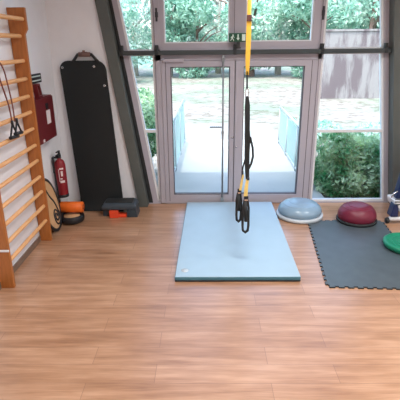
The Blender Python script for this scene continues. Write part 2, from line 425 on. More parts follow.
# grooves on the stiles
for dd, xs in ((d1, (-0.505, 0.366)), (d2, (1.325,))):
    b = bm_()
    for x in xs: box(b, x-0.004, x+0.004, GY0-0.0215, GY0-0.019, 0.04, 1.89)
    obj('groove', b, M['seam'], dd)
b = bm_(); tube(b, [(0.217, 5.645, 0.055), (0.217, 5.645, 1.93)], 0.012, 12)
rod = obj('lock_rod', b, M['rod'], d1)
b = bm_(); box(b, 0.195, 0.239, 5.63, 5.68, 0.045, 0.10); box(b, 0.20, 0.234, 5.635, 5.68, 1.88, 1.96); box(b, 0.200, 0.234, 5.64, 5.682, 0.98, 1.02)
obj('rod_guide', b, M['rod'], d1, bevel=0.004)
b = bm_(); box(b, -0.53, -0.27, 5.64, 5.68, 1.885, 1.925); obj('door_closer', b, M['frame'], d1, bevel=0.005)
b = bm_(); lathe(b, [(0, 0), (0.014, 0), (0.014, 0.012), (0, 0.012)], (0.345, 5.668, 0.93), 16, axis='y'); obj('lock_cylinder', b, M['chrome'], d2)
b = bm_(); lathe(b, [(0, 0), (0.012, 0), (0.012, 0.010), (0, 0.010)], (0.40, 5.670, 0.80), 16, axis='y'); obj('keyhole', b, M['chrome'], d2)

# ---------------------------------------------------------------- added fill lamps (unseen, put under the ceiling to brighten the room)
lampmat = emit_mat('fill_lamp_diffuser', (1.0, 0.97, 0.93), 1.5)
k = 0
for x in (0.5, 2.8):
    for y in (-1.0, 1.2, 3.4):
        e = thing('fill_lamp', 'added flat square fill lamp under the ceiling, out of the frame', 'fill lamp', (x, y, H), 'added fill lamps above the frame')
        b = bm_(); ring4 = [(x-0.32, y-0.32), (x+0.32, y-0.32), (x+0.32, y+0.32), (x-0.32, y+0.32)]
        box(b, x-0.32, x+0.32, y-0.32, y+0.32, H-0.05, H-0.001); obj('lamp_housing', b, M['white'], e)
        b = bm_(); box(b, x-0.30, x+0.30, y-0.30, y+0.30, H-0.058, H-0.0505); obj('diffuser', b, lampmat, e)
        ld = bpy.data.lights.new('fill_light', 'AREA'); ld.shape = 'SQUARE'; ld.size = 0.6; ld.energy = (26 if y < 0 else 42); ld.spread = math.radians(150); ld.color = (1.0, 0.985, 0.965)
        lo = bpy.data.objects.new('fill_light', ld); C.objects.link(lo); lo.parent = e; lo.location = (0, 0, -0.065)

# ---------------------------------------------------------------- wall bars
wb = thing('wall_bars', 'tall beech wall bars fixed to the left wall, with thirteen rungs', 'wall bars', (-1.83, 4.0, 0))
def post(y0, y1):
    b = bm_()
    prism(b, [(-1.895, 0), (-1.768, 0), (-1.752, 2.20), (-1.722, 2.245), (-1.722, 2.44), (-1.895, 2.44)], 'y', y0, y1)
    return obj('post', b, M['beech'], wb, bevel=0.005)
post(4.485, 4.525); pf = post(3.465, 3.505)
for i, z in enumerate([2.336, 2.184, 1.954, 1.783, 1.612, 1.452, 1.282, 1.108, 0.941, 0.762, 0.593, 0.424, 0.251]):
    b = bm_(); x = -1.755 if i == 0 else -1.80
    lathe(b, [(0, -0.505), (0.014, -0.505), (0.019, -0.495), (0.021, 0), (0.019, 0.482), (0.019, 0.487), (0, 0.487)], (x, 3.995, z), 14, axis='y')
    obj('rung', b, M['rung'], wb)
b = bm_(); box(b, -1.898, -1.755, 3.452, 3.464, 0.372, 0.392); obj('bracket', b, M['white'], wb, bevel=0.003)
# white wall socket plug and caster at the foot of the front post
# resistance tube hung over a rung
rt = thing('resistance_tube', 'brown rubber exercise tube with black triangular handles, looped over a rung', 'exercise tube', (-1.75, 3.9, 1.9))
xx = -1.757
b = bm_()
pts = [(xx, 3.985, 1.44), (xx+0.005, 3.975, 1.60), (xx, 3.95, 1.80), (xx, 3.92, 1.90), (xx-0.01, 3.88, 1.965), (-1.80, 3.84, 1.990), (xx-0.01, 3.80, 1.965), (xx, 3.80, 1.90), (xx, 3.83, 1.80), (xx+0.004, 3.90, 1.60), (xx, 3.925, 1.43)]
def smooth(pts, n=6):
    P = [Vector(p) for p in pts]; out = []
    for i in range(len(P)-1):
        p0, p1, p2, p3 = P[max(i-1, 0)], P[i], P[i+1], P[min(i+2, len(P)-1)]
        for k in range(n):
            t = k/n
            out.append(0.5*((2*p1)+(-p0+p2)*t+(2*p0-5*p1+4*p2-p3)*t*t+(-p0+3*p1-3*p2+p3)*t**3))
    out.append(P[-1]); return out
tube(b, smooth(pts), 0.0065, 8); obj('tube', b, M['tube'], rt)
for (y, z, s, dx) in ((3.925, 1.43, 1.0, 0.0), (3.995, 1.44, 0.9, 0.014)):
    b = bm_()
    tri = [(xx+dx, y, z), (xx+dx, y-0.075*s, z-0.11*s), (xx+dx, y+0.075*s, z-0.125*s), (xx+dx, y, z)]
    tube(b, tri, 0.009, 8); tube(b, [(xx+dx, y-0.085*s, z-0.113*s), (xx+dx, y+0.085*s, z-0.127*s)], 0.016, 10)
    tube(b, [(xx+dx, y, z+0.03), (xx+dx, y, z-0.015)], 0.013, 8)
    obj('handle', b, M['black'], rt)

# ---------------------------------------------------------------- fire cabinet, sign, alarm box, extinguisher
fc = thing('fire_cabinet', 'dark red fire cabinet with a white notice on the left wall', 'cabinet', (-1.84, 4.89, 1.06))
b = bm_(); box(b, -1.899, -1.80, 4.56, 5.155, 1.07, 1.56); obj('body', b, M['red'], fc, bevel=0.006)
b = bm_(); box(b, -1.7995, -1.785, 4.57, 5.145, 1.08, 1.55); dr = obj('door', b, M['red'], fc, bevel=0.004)
b = bm_(); box(b, -1.7845, -1.782, 4.88, 5.00, 1.26, 1.41); obj('notice', b, M['redlabel'], dr)
b = bm_(); box(b, -1.7845, -1.778, 4.88, 4.96, 1.425, 1.49); obj('latch', b, M['black'], dr, bevel=0.003)
b = bm_(); box(b, -1.7845, -1.78, 4.69, 4.735, 1.09, 1.12); obj('sticker', b, M['redlabel'], dr)
ab = thing('emergency_hammer_box', 'small dark red angled box standing on the fire cabinet', 'box', (-1.85, 4.82, 1.56))
b = bm_(); ring([(4.76, 1.562), (4.88, 1.562), (4.83, 1.71), (4.73, 1.71)], [(4.785, 1.585), (4.845, 1.585), (4.81, 1.69), (4.755, 1.69)], 0, 1, b)
for v in b.verts: v.co = (-1.845+0.05*v.co.y, v.co.x, v.co.z)
obj('frame', b, M['red'], ab, bevel=0.003)
b = bm_(); prism(b, [(4.785, 1.585), (4.845, 1.585), (4.81, 1.69), (4.755, 1.69)], 'x', -1.840, -1.815); obj('front', b, M['grip'], ab)
sg = thing('wall_sign', 'small dark sign with two rows of white marks above the fire cabinet', 'sign', (-1.895, 4.98, 1.72))
b = bm_(); box(b, -1.899, -1.893, 4.83, 5.16, 1.70, 1.80); obj('plate', b, M['sign'], sg)
for z in (1.727, 1.772):
    b = bm_(); box(b, -1.8928, -1.8915, 4.85, 5.14, z-0.007, z+0.007); obj('white_stripe', b, M['pict'], sg)

ex = thing('fire_extinguisher', 'red fire extinguisher with black valve hung on the left wall', 'fire extinguisher', (-1.82, 5.2, 0.28))
cx, cy = -1.815, 5.2
b = bm_(); lathe(b, [(0, 0.30), (0.048, 0.30), (0.060, 0.31), (0.066, 0.33), (0.066, 0.70), (0.058, 0.735), (0.045, 0.76), (0.022, 0.775), (0.022, 0.79), (0, 0.79)], (cx, cy, 0), 28); obj('cylinder', b, M['extred'], ex)
b = bm_(); lathe(b, [(0.055, 0.29), (0.068, 0.29), (0.068, 0.325), (0.055, 0.325)], (cx, cy, 0), 28); obj('base_ring', b, M['black'], ex)
b = bm_(); lathe(b, [(0, 0.79), (0.026, 0.79), (0.026, 0.83), (0, 0.83)], (cx, cy, 0), 16)
box(b, cx-0.012, cx+0.012, cy-0.09, cy+0.03, 0.83, 0.845); box(b, cx-0.012, cx+0.012, cy-0.07, cy+0.03, 0.865, 0.878); box(b, cx-0.01, cx+0.01, cy, cy+0.03, 0.83, 0.875)
obj('valve', b, M['black'], ex, bevel=0.003)
b = bm_(); tube(b, smooth([(cx-0.02, cy-0.02, 0.81), (cx-0.06, cy-0.07, 0.78), (cx-0.045, cy-0.095, 0.65), (cx-0.035, cy-0.095, 0.45), (cx-0.03, cy-0.095, 0.25)]), 0.010, 8)
tube(b, [(cx-0.03, cy-0.095, 0.30), (cx-0.03, cy-0.095, 0.24)], 0.016, 10)
obj('hose', b, M['black'], ex)
b = bm_()
def curved(b, a0, a1, z0, z1, r=0.0672, n=8):
    prev = None
    for i in range(n+1):
        a = a0+(a1-a0)*i/n; p = (cx+r*math.cos(a), cy+r*math.sin(a))
        cur = (b.verts.new((p[0], p[1], z0)), b.verts.new((p[0], p[1], z1)))
        if prev: b.faces.new([prev[0], cur[0], cur[1], prev[1]])
        prev = cur
A = -1.15
curved(b, A-0.30, A+0.45, 0.655, 0.675); curved(b, A-0.1, A+0.25, 0.57, 0.635); curved(b, A-0.3, A+0.1, 0.53, 0.545); curved(b, A-0.35, A+0.5, 0.485, 0.515); curved(b, A-0.5, A-0.38, 0.50, 0.66)
obj('label', b, M['redlabel'], ex, recalc=False)
b = bm_(); box(b, -1.899, -1.885, cy-0.03, cy+0.03, 0.60, 0.80); box(b, -1.89, -1.83, cy-0.012, cy+0.012, 0.782, 0.795); obj('wall_hook', b, M['black'], ex)

# ---------------------------------------------------------------- black hanging mat
hm = thing('hanging_exercise_mat', 'tall black exercise mat with rounded top hanging against the front wall', 'exercise mat', (-1.40, 5.5, 0))
def rounded(w, h, r, cx, cz, n=8, bot=0.02):
    pts = []
    for (sx, sz, a0) in ((1, 1, 0), (-1, 1, PI/2)):
        for k in range(n+1):
            a = a0+PI/2*k/n
            pts.append((cx+sx*(w/2-r)+r*math.cos(a), cz+h-r+r*math.sin(a)))
    pts += [(cx-w/2, cz), (cx+w/2, cz)]
    return pts
b = bm_()
T = 0.028; rows = 14
# front and back surface as a grid so that the sheet can lean and curl at the foot
def sheet(u, z, off):
    t = min(1.0, z/1.92)
    y = 5.575-0.10*(1-t)**1.3-(0.05*max(0, (0.10-t)/0.10)**2)-off
    x = u+0.125*(1-t)
    return Vector((x, y, z*0.995+0.006))
zs = [0, 0.05, 0.1, 0.2, 0.4, 0.7, 1.0, 1.3, 1.6, 1.81]+[1.81+0.11*math.sin(PI/2*k/8) for k in range(1, 9)]
def halfw(z):
    if z <= 1.81: return 0.2825
    q = min(1, (z-1.81)/0.11); return 0.1725+0.11*math.sqrt(max(0, 1-q*q))
grid = []
for side in (0, 1):
    g = []
    for z in zs:
        hw = halfw(z); g.append([b.verts.new(sheet(-1.515-hw+2*hw*i/8, z, T*side)) for i in range(9)])
    grid.append(g)
for side in (0, 1):
    g = grid[side]
    for r in range(len(zs)-1):
        for i in range(8): b.faces.new([g[r][i], g[r][i+1], g[r+1][i+1], g[r+1][i]])
for r in range(len(zs)-1):
    for i in (0, 8): b.faces.new([grid[0][r][i], grid[0][r+1][i], grid[1][r+1][i], grid[1][r][i]])
for r in (0, len(zs)-1):
    for i in range(8): b.faces.new([grid[0][r][i], grid[0][r][i+1], grid[1][r][i+1], grid[1][r][i]])
obj('mat_body', b, M['panelblack'], hm, bevel=0.006)
def gro_m(x, z, name='grommet'):
    p = sheet(x, z, T); b = bm_()
    lathe(b, [(0.006, -0.004), (0.015, -0.006), (0.015, 0.002), (0.006, 0.002)], (p.x, p.y, p.z), 16, axis='y')
    obj(name, b, M['chrome'], hm)
gro_m(-1.762, 1.84); gro_m(-1.372, 1.85); gro_m(-1.275, 1.62)
b = bm_(); tube(b, [(-1.625, 5.555, 1.90), (-1.56, 5.56, 1.985), (-1.39, 5.56, 1.985), (-1.315, 5.555, 1.90)], 0.019, 8, flat=0.6)
hh = obj('carry_handle', b, M['black'], hm)
b = bm_(); tube(b, [(-1.545, 5.559, 1.987), (-1.405, 5.559, 1.987)], 0.027, 12); obj('grip', b, M['grip'], hh)
b = bm_(); box(b, -1.50, -1.45, 5.53, 5.60, 2.008, 2.018); box(b, -1.49, -1.46, 5.53, 5.54, 2.018, 2.035); hk = obj('wall_hook', b, M['grip'], hm)

# ---------------------------------------------------------------- stepper
st = thing('aerobic_step', 'dark slate aerobic step with orange riser under the hanging mat', 'aerobic step', (-1.10, 5.32, 0))
b = bm_()
x0, x1, y0, y1 = -1.34, -0.90, 5.17, 5.43
lo = [(x0, y0, 0.085), (x1, y0, 0.085), (x1, y1, 0.085), (x0, y1, 0.085)]
v1 = [b.verts.new((p[0], p[1], 0.105)) for p in lo]
v2 = [b.verts.new((p[0], p[1], 0.150)) for p in lo]
v3 = [b.verts.new((p[0]+(0.03 if p[0] == x0 else -0.03), p[1]+(0.03 if p[1] == y0 else -0.03), 0.190)) for p in lo]
b.faces.new(v1[::-1]); b.faces.new(v3)
for a, c in ((v1, v2), (v2, v3)):
    for i in range(4): b.faces.new([a[i], a[(i+1) % 4], c[(i+1) % 4], c[i]])
obj('platform', b, M['stepper'], st, bevel=0.01)
b = bm_(); box(b, x0+0.04, x1-0.05, y0+0.04, y1-0.04, 0.191, 0.196); obj('tread_pad', b, M['rubber'], st)
for xa, xb, m in ((-1.245, -1.13, M['stepred']), ):
    b = bm_(); box(b, xa, xb, y0-0.015, y0+0.10, 0.0, 0.100); box(b, xb-0.02, xb+0.10, y0+0.005, y0+0.09, 0.0, 0.045); obj('riser', b, m, st, bevel=0.008)
b = bm_(); prism(b, [(-1.02, 0), (-0.885, 0), (-0.905, 0.105), (-1.02, 0.105)], 'y', y0+0.01, y1-0.01); obj('foot_block', b, M['stepper'], st, bevel=0.006)
b = bm_(); box(b, -1.34, -1.26, y0+0.06, y1-0.01, 0, 0.105); obj('foot_block', b, M['stepper'], st, bevel=0.006)

# ---------------------------------------------------------------- tub weight, roller, rolled mat
tw = thing('balance_dish', 'low round black dish with a tan inner disc on the floor under the orange roller', 'balance dish', (-1.69, 5.055, 0))
tx, ty = -1.69, 5.06
b = bm_(); lathe(b, [(0, 0), (0.11, 0), (0.145, 0.02), (0.152, 0.05), (0.148, 0.085), (0.14, 0.097), (0.125, 0.097), (0.115, 0.085), (0.112, 0.07), (0, 0.07)], (tx, ty, 0), 36); obj('dish', b, M['black'], tw)
b = bm_(); lathe(b, [(0, 0.071), (0.10, 0.071), (0.10, 0.088), (0, 0.088)], (tx, ty, 0), 36); obj('inner_disc', b, M['tan'], tw)
fr = thing('foam_roller', 'orange foam roller lying across the black dish', 'foam roller', (-1.70, 5.105, 0.10))
b = bm_(); lathe(b, [(0.0, -0.155), (0.060, -0.155), (0.069, -0.148), (0.069, 0.148), (0.060, 0.155), (0.0, 0.155)], (-1.712, 5.12, 0.1715), 32, axis='x')
rl = obj('roller_body', b, M['orange'], fr)
b = bm_(); lathe(b, [(0.024, 0.1551), (0.034, 0.1551), (0.034, 0.158), (0.024, 0.158)], (-1.712, 5.12, 0.1715), 24, axis='x'); obj('end_ring', b, M['red'], fr)

bb_ = thing('balance_board', 'oval tan board with dark rim and spiral pattern leaning behind the wall bars', 'balance board', (-1.77, 4.775, 0))
BA = math.atan(0.185); BCY = 4.775; BR, BH = 0.240, 0.325
def bpt(a, c, d=0.0):
    """a: along the wall, c: up the board from its foot, d: out of its face"""
    z = c*math.cos(BA)+d*math.sin(BA); x = -1.785-c*math.sin(BA)+d*math.cos(BA)
    return (x, BCY+a, z+0.004)
def oval(b, fr, d0, d1, n=48):
    A = [b.verts.new(bpt(BR*fr*math.cos(2*PI*k/n), BH+0.002+BH*fr*math.sin(2*PI*k/n), d0)) for k in range(n)]
    B = [b.verts.new(bpt(BR*fr*math.cos(2*PI*k/n), BH+0.002+BH*fr*math.sin(2*PI*k/n), d1)) for k in range(n)]
    for k in range(n): b.faces.new([A[k], A[(k+1) % n], B[(k+1) % n], B[k]])
    return A, B
b = bm_(); A_, B_ = oval(b, 0.905, 0.0, 0.016); b.faces.new(A_[::-1]); b.faces.new(B_); obj('board', b, M['tan'], bb_)
b = bm_(); A_, B_ = oval(b, 0.90, -0.002, 0.022); A2, B2 = oval(b, 1.0, -0.002, 0.022); n = 48
for k in range(n):
    k2 = (k+1) % n; b.faces.new([A_[k], A_[k2], A2[k2], A2[k]]); b.faces.new([B_[k], B_[k2], B2[k2], B2[k]])
obj('rim', b, M['black'], bb_)
b = bm_(); pts = []
for k in range(0, 49):
    a = -0.4+k/48*2*PI*2.1; r_ = 0.016+0.082*k/48
    pts.append(bpt(0.055+r_*math.cos(a)*0.95, 0.165+r_*math.sin(a)*1.15, 0.0165))
pts += [bpt(0.10, 0.33, 0.0165), bpt(0.03, 0.42, 0.0165), bpt(-0.02, 0.52, 0.0165)]
tube(b, smooth(pts, 3), 0.011, 6); obj('spiral_pattern', b, M['black'], bb_)

# ---------------------------------------------------------------- blue gym mat
gm = thing('gym_mat', 'large light blue gym mat on the floor before the door', 'gym mat', (0.29, 4.6, 0))
b = bm_(); prism(b, [(-0.300, 3.575), (0.876, 3.575), (0.893, 5.615), (-0.268, 5.615)], 'z', 0.0, 0.05)
for f in b.faces:
    if abs(f.normal.z) < 0.5: f.material_index = 0
b.normal_update()
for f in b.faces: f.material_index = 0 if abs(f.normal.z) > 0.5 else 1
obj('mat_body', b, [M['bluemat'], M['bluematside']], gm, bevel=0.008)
b = bm_(); lathe(b, [(0, 0.0502), (0.036, 0.0502), (0.036, 0.0512), (0, 0.0512)], (-0.21, 3.70, 0), 28); lathe(b, [(0.02, 0.0512), (0.024, 0.0512), (0.024, 0.0516), (0.02, 0.0516)], (-0.21, 3.70, 0), 28); obj('round_logo', b, M['bosurim'], gm)
b = bm_(); prism(b, [(-0.298, 3.566), (0.872, 3.566), (0.872, 3.5745), (-0.298, 3.5745)], 'z', 0.006, 0.018); obj('edge_seam', b, M['puzzleedge'], gm)

# ---------------------------------------------------------------- puzzle mat
pz = thing('puzzle_floor_mat', 'charcoal foam mat with jigsaw edges lying right of the blue gym mat', 'floor mat', (1.6, 4.2, 0))
def lerp(a, c, t): return (a[0]+(c[0]-a[0])*t, a[1]+(c[1]-a[1])*t)
cor = [(1.105, 3.475), (2.03, 3.42), (2.16, 4.995), (1.272, 5.02)]
poly = []
for i in range(4):
    a, c = cor[i], cor[(i+1) % 4]
    L_ = math.dist(a, c); n = max(2, round(L_/0.088)); dx, dy = (c[0]-a[0])/L_, (c[1]-a[1])/L_
    nx, ny = dy, -dx           # outward for a counter-clockwise polygon
    for k in range(n):
        t0, t1 = (k+0.18)/n, (k+0.62)/n
        am, cm = lerp(a, c, t0), lerp(a, c, t1); q = 0.020; fl = 0.010
        poly += [am, (am[0]-dx*fl+nx*q*0.8, am[1]-dy*fl+ny*q*0.8), (am[0]+nx*q, am[1]+ny*q), (cm[0]+nx*q, cm[1]+ny*q), (cm[0]+dx*fl+nx*q*0.8, cm[1]+dy*fl+ny*q*0.8), cm]
b = bm_(); prism(b, poly, 'z', 0.0, 0.014); b.normal_update()
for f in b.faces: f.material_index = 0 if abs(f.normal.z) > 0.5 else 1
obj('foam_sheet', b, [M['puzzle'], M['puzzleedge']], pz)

# ---------------------------------------------------------------- balance domes
def dome_thing(name, label, c, r, h, base_h, z0, mdome, mbase, mring, rim, ex=0.8, dr=0.95):
    e = thing(name, label, 'balance dome', (c[0], c[1], z0))
    b = bm_(); lathe(b, [(0, 0), (r*0.90, 0), (r*rim, base_h*0.25), (r*rim, base_h*0.8), (r*rim-0.008, base_h), (r*0.93, base_h), (0, base_h)], (c[0], c[1], z0), 48); obj('platform', b, mbase, e)
    b = bm_(); pr = [(r*dr*0.95, base_h*1.01), (r*dr*0.985, base_h+0.018)]
    for k in range(0, 15):
        a = PI/2*k/14; pr.append((r*dr*math.cos(a)**ex if k < 14 else 0, base_h+0.035+(h-base_h-0.035)*math.sin(a)))
    lathe(b, pr, (c[0], c[1], z0), 48); d = obj('dome', b, mdome, e)
    b = bm_()
    for rr, hh in ((0.50, None), (0.75, None)):
        a = math.acos(rr**(1/ex)); z = base_h+0.035+(h-base_h-0.035)*math.sin(a); q = r*dr*rr
        lathe(b, [(q+0.004, z-0.003), (q+0.003, z+0.0025), (q-0.003, z+0.0035), (q-0.005, z)], (c[0], c[1], z0), 48)
    obj('dome_ridge', b, mring, e)
    return e
dome_thing('balance_dome', 'silver blue balance dome on a pale base between gym mat and puzzle mat', (1.192, 5.21), 0.288, 0.212, 0.05, 0.0, M['bosublue'], M['bosurim'], M['bosublue'], 1.02)
dome_thing('balance_dome', 'burgundy balance dome on a black base at the back of the puzzle mat', (1.858, 5.02), 0.242, 0.215, 0.035, 0.0145, M['burgundy'], M['rubber'], M['burgundy'], 1.0, 0.62)
gd = thing('balance_disc', 'round green balance disc on the right side of the puzzle mat', 'balance disc', (2.165, 4.34, 0.0145))
b = bm_(); lathe(b, [(0, 0.0), (0.20, 0.0), (0.235, 0.012), (0.25, 0.04), (0.248, 0.062), (0.235, 0.072), (0.215, 0.074), (0.20, 0.066), (0.18, 0.062), (0, 0.066)], (2.155, 4.255, 0.0145), 48); obj('disc', b, M['green'], gd)
b = bm_()
for rr in (0.06, 0.11, 0.16): lathe(b, [(rr-0.006, 0.060), (rr-0.003, 0.0685), (rr+0.003, 0.0685), (rr+0.006, 0.060)], (2.155, 4.255, 0.0145), 40)
obj('raised_ring', b, M['green'], gd)

# ---------------------------------------------------------------- exercise machine at the right edge
em = thing('exercise_bike', 'navy and white exercise machine on a white wheeled bar, cut by the right edge', 'exercise machine', (2.50, 4.98, 0))
b = bm_(); tube(b, [(2.225, 4.95, 0.062), (2.72, 4.95, 0.062)], 0.026, 14); obj('stabiliser_bar', b, M['white'], em)
for x in (2.208, 2.735):
    b = bm_(); lathe(b, [(0, -0.02), (0.032, -0.02), (0.039, -0.01), (0.039, 0.01), (0.032, 0.02), (0, 0.02)], (x, 4.95, 0.039), 20, axis='x'); obj('wheel', b, M['black'], em)
b = bm_(); tube(b, [(2.47, 4.95, 0.07), (2.47, 5.40, 0.09)], 0.024, 12); tube(b, [(2.52, 5.42, 0.04), (2.72, 5.42, 0.04)], 0.028, 12); obj('rear_bar', b, M['white'], em)
b = bm_(); prism(b, [(2.235, 0.09), (2.33, 0.09), (2.32, 0.27), (2.265, 0.25)], 'y', 4.93, 5.06); obj('foot_cover', b, M['navy'], em, bevel=0.012)
b = bm_(); prism(b, [(2.285, 0.20), (2.66, 0.15), (2.68, 0.33), (2.262, 0.295)], 'y', 4.93, 5.20); wp = obj('side_shroud', b, M['white'], em, bevel=0.02)
b = bm_()
for k in range(3):
    z = 0.25+k*0.032; box(b, 2.26, 2.62, 4.925, 4.9295, z, z+0.011)
obj('vent', b, M['stepper'], wp)
b = bm_(); prism(b, [(2.285, 0.30), (2.68, 0.34), (2.70, 0.95), (2.42, 0.95), (2.345, 0.70)], 'y', 4.96, 5.10); obj('body', b, M['navy'], em, bevel=0.03)
b = bm_(); tube(b, [(2.215, 4.94, 0.34), (2.235, 4.94, 0.39), (2.28, 4.94, 0.42)], 0.008, 8); obj('lever', b, M['chrome'], em)
b = bm_(); tube(b, [(2.52, 5.10, 0.85), (2.53, 5.12, 1.15)], 0.025, 12); tube(b, smooth([(2.42, 5.0, 1.20), (2.45, 5.1, 1.16), (2.53, 5.12, 1.15), (2.62, 5.1, 1.16), (2.66, 5.0, 1.20)]), 0.016, 10); obj('handlebar', b, M['black'], em)

# ---------------------------------------------------------------- suspension trainer
tr = thing('suspension_trainer', 'yellow and black suspension trainer straps hanging from the ceiling', 'suspension trainer', (0.36, 3.9, 3.6))
Y = 3.9
def web(b, pts, w, t=0.004, yoff=0.0):
    """flat webbing: width in x, thickness in y"""
    pts = [Vector((p[0], Y+yoff+(p[2] if len(p) > 2 else 0), p[1])) for p in pts]
    rows = []
    for i, p in enumerate(pts):
        d = (pts[min(i+1, len(pts)-1)]-pts[max(i-1, 0)]).normalized(); s = Vector((d.z, 0, -d.x))
        if s.length < 1e-4: s = Vector((1, 0, 0))
        s.normalize(); n = d.cross(s)
        ww = w[i] if isinstance(w, (list, tuple)) else w
        rows.append([b.verts.new(p+s*a*ww/2+n*c*t/2) for a, c in ((-1, -1), (1, -1), (1, 1), (-1, 1))])
    for r, q in zip(rows, rows[1:]):
        for i in range(4): b.faces.new([r[i], r[(i+1) % 4], q[(i+1) % 4], q[i]])
    b.faces.new(rows[0][::-1]); b.faces.new(rows[-1])
b = bm_(); lathe(b, [(0, -0.015), (0.05, -0.015), (0.05, 0), (0, 0)], (0.356, Y, 3.60), 24); lathe(b, [(0.022, -0.006), (0.030, -0.006), (0.030, 0.006), (0.022, 0.006)], (0.356, Y, 3.56), 20, axis='y'); obj('ceiling_anchor', b, M['darkmetal'], tr)
b = bm_(); web(b, [(0.357, 3.54), (0.357, 2.30)], 0.026); obj('anchor_strap', b, M['yellow'], tr, bevel=0.0008)
b = bm_(); web(b, [(0.371, 3.54), (0.371, 2.30)], 0.014, yoff=0.008); obj('anchor_strap_return', b, M['yellow2'], tr)
b = bm_(); box(b, 0.341, 0.382, Y-0.014, Y+0.014, 2.268, 2.318); obj('strap_buckle', b, M['buckle'], tr, bevel=0.004)
b = bm_(); web(b, [(0.361, 2.29), (0.360, 2.1), (0.358, 1.95), (0.358, 1.84)], [0.042, 0.042, 0.038, 0.026], 0.008); obj('main_strap', b, M['yellow'], tr, bevel=0.001)
b = bm_(); web(b, [(0.356, 1.87), (0.359, 1.72)], 0.014, 0.008); obj('loop_strap', b, M['webbing'], tr)
def ringtube(b, cx, cz, rx, rz, r, n=20, yo=0.0, ax=0):
    pts = [(cx+rx*math.cos(2*PI*k/n), Y+yo, cz+rz*math.sin(2*PI*k/n)) for k in range(n+1)]
    tube(b, pts, r, 8)
b = bm_(); ringtube(b, 0.360, 1.688, 0.015, 0.040, 0.0045); obj('carabiner', b, M['chrome'], tr)
b = bm_()
web(b, [(0.361, 1.66), (0.366, 1.58), (0.370, 1.40), (0.374, 1.15), (0.378, 1.02), (0.384, 0.90)], [0.026, 0.044, 0.044, 0.046, 0.042, 0.032], 0.034)
body = obj('folded_straps', b, M['webbing'], tr, bevel=0.004)
b = bm_(); web(b, [(0.385, 1.36, -0.02), (0.392, 1.26, -0.02), (0.388, 1.16, -0.02), (0.376, 1.05, -0.02)], 0.016, 0.006); obj('strap_fold', b, M['webbing'], tr)
b = bm_(); web(b, [(0.398, 1.30), (0.424, 1.20), (0.430, 1.12), (0.415, 1.05), (0.392, 1.00)], 0.020, 0.005); obj('strap_tail', b, M['webbing'], tr)
b = bm_(); web(b, [(0.362, 1.10), (0.340, 1.02), (0.335, 0.96), (0.345, 0.92)], 0.014, 0.005); obj('strap_tail', b, M['webbing'], tr)
b = bm_(); box(b, 0.378, 0.402, Y-0.022, Y-0.008, 0.895, 0.925); obj('cam_buckle', b, M['darkmetal'], tr, bevel=0.003)
b = bm_(); box(b, 0.326, 0.346, Y-0.016, Y, 0.955, 0.99); obj('cam_buckle', b, M['darkmetal'], tr, bevel=0.003)
b = bm_(); web(b, [(0.345, 0.945), (0.330, 0.86), (0.320, 0.79)], [0.014, 0.022, 0.022], 0.006); obj('adjusting_strap', b, M['yellow2'], tr)
b = bm_(); web(b, [(0.384, 0.905), (0.374, 0.82), (0.370, 0.73)], [0.026, 0.034, 0.036], 0.007, -0.015); obj('adjusting_strap', b, M['yellow2'], tr)
# handles: upper collar, side webbing loop and grip tube
def handle(cx, top, bot, w, yo):
    b = bm_()
    box(b, cx-w*0.36, cx+w*0.36, Y+yo-0.012, Y+yo+0.012, top-0.05, top)
    web(b, [(cx-w*0.22, top-0.04), (cx-w*0.5, top-0.12), (cx-w*0.5, bot+0.07), (cx-w*0.42, bot+0.02), (cx, bot), (cx+w*0.42, bot+0.02), (cx+w*0.5, bot+0.07), (cx+w*0.46, top-0.12), (cx+w*0.22, top-0.04)], 0.022, 0.024, yo)
    h = obj('handle_loop', b, M['webbing'], tr, bevel=0.002)
    b = bm_(); tube(b, [(cx-w*0.18, Y+yo-0.01, top-0.05), (cx+w*0.05, Y+yo-0.012, bot+0.12)], 0.017, 12); obj('grip', b, M['rubber'], tr)
    b = bm_(); box(b, cx-w*0.3, cx+w*0.3, Y+yo-0.016, Y+yo-0.0125, top-0.042, top-0.028); obj('buckle', b, M['chrome'], tr)
handle(0.312, 0.795, 0.460, 0.044, 0.03)
handle(0.376, 0.738, 0.365, 0.056, -0.015)

# ---------------------------------------------------------------- exit sign
es = thing('exit_sign', 'small green emergency exit sign above the door on the grey rail', 'sign', (0.39, 5.60, 2.04))
b = bm_(); box(b, 0.280, 0.505, 5.595, 5.625, 2.113, 2.212); sp_ = obj('sign_box', b, M['exitgreen'], es, bevel=0.004)
b = bm_(); box(b, 0.365, 0.425, 5.60, 5.62, 2.036, 2.055); box(b, 0.375, 0.415, 5.60, 5.62, 2.055, 2.112); obj('bracket', b, M['gap'], es)
yf = 5.5940
def pf(b, pts, o=0.0): prism(b, pts, 'y', yf-0.0015-o, yf+0.0008)
b = bm_()
# running figure
hc = (0.330, 2.188); pf(b, [(hc[0]+0.009*math.cos(2*PI*k/12), hc[1]+0.009*math.sin(2*PI*k/12)) for k in range(12)])
for q in ([(0.318, 2.177), (0.332, 2.177), (0.327, 2.150), (0.312, 2.150)], [(0.302, 2.160), (0.308, 2.156), (0.322, 2.172), (0.317, 2.178)],
          [(0.330, 2.172), (0.345, 2.160), (0.349, 2.165), (0.334, 2.178)], [(0.318, 2.152), (0.328, 2.152), (0.341, 2.138), (0.334, 2.133)],
          [(0.334, 2.133), (0.341, 2.138), (0.341, 2.122), (0.334, 2.122)], [(0.312, 2.152), (0.320, 2.150), (0.310, 2.132), (0.296, 2.125), (0.294, 2.132), (0.305, 2.138)]): pf(b, q)
obj('running_figure', b, M['pict'], sp_)
b = bm_(); pf(b, [(0.384, 2.198), (0.398, 2.198), (0.398, 2.158), (0.384, 2.158)]); pf(b, [(0.372, 2.158), (0.410, 2.158), (0.391, 2.126)]); obj('arrow', b, M['pict'], sp_)
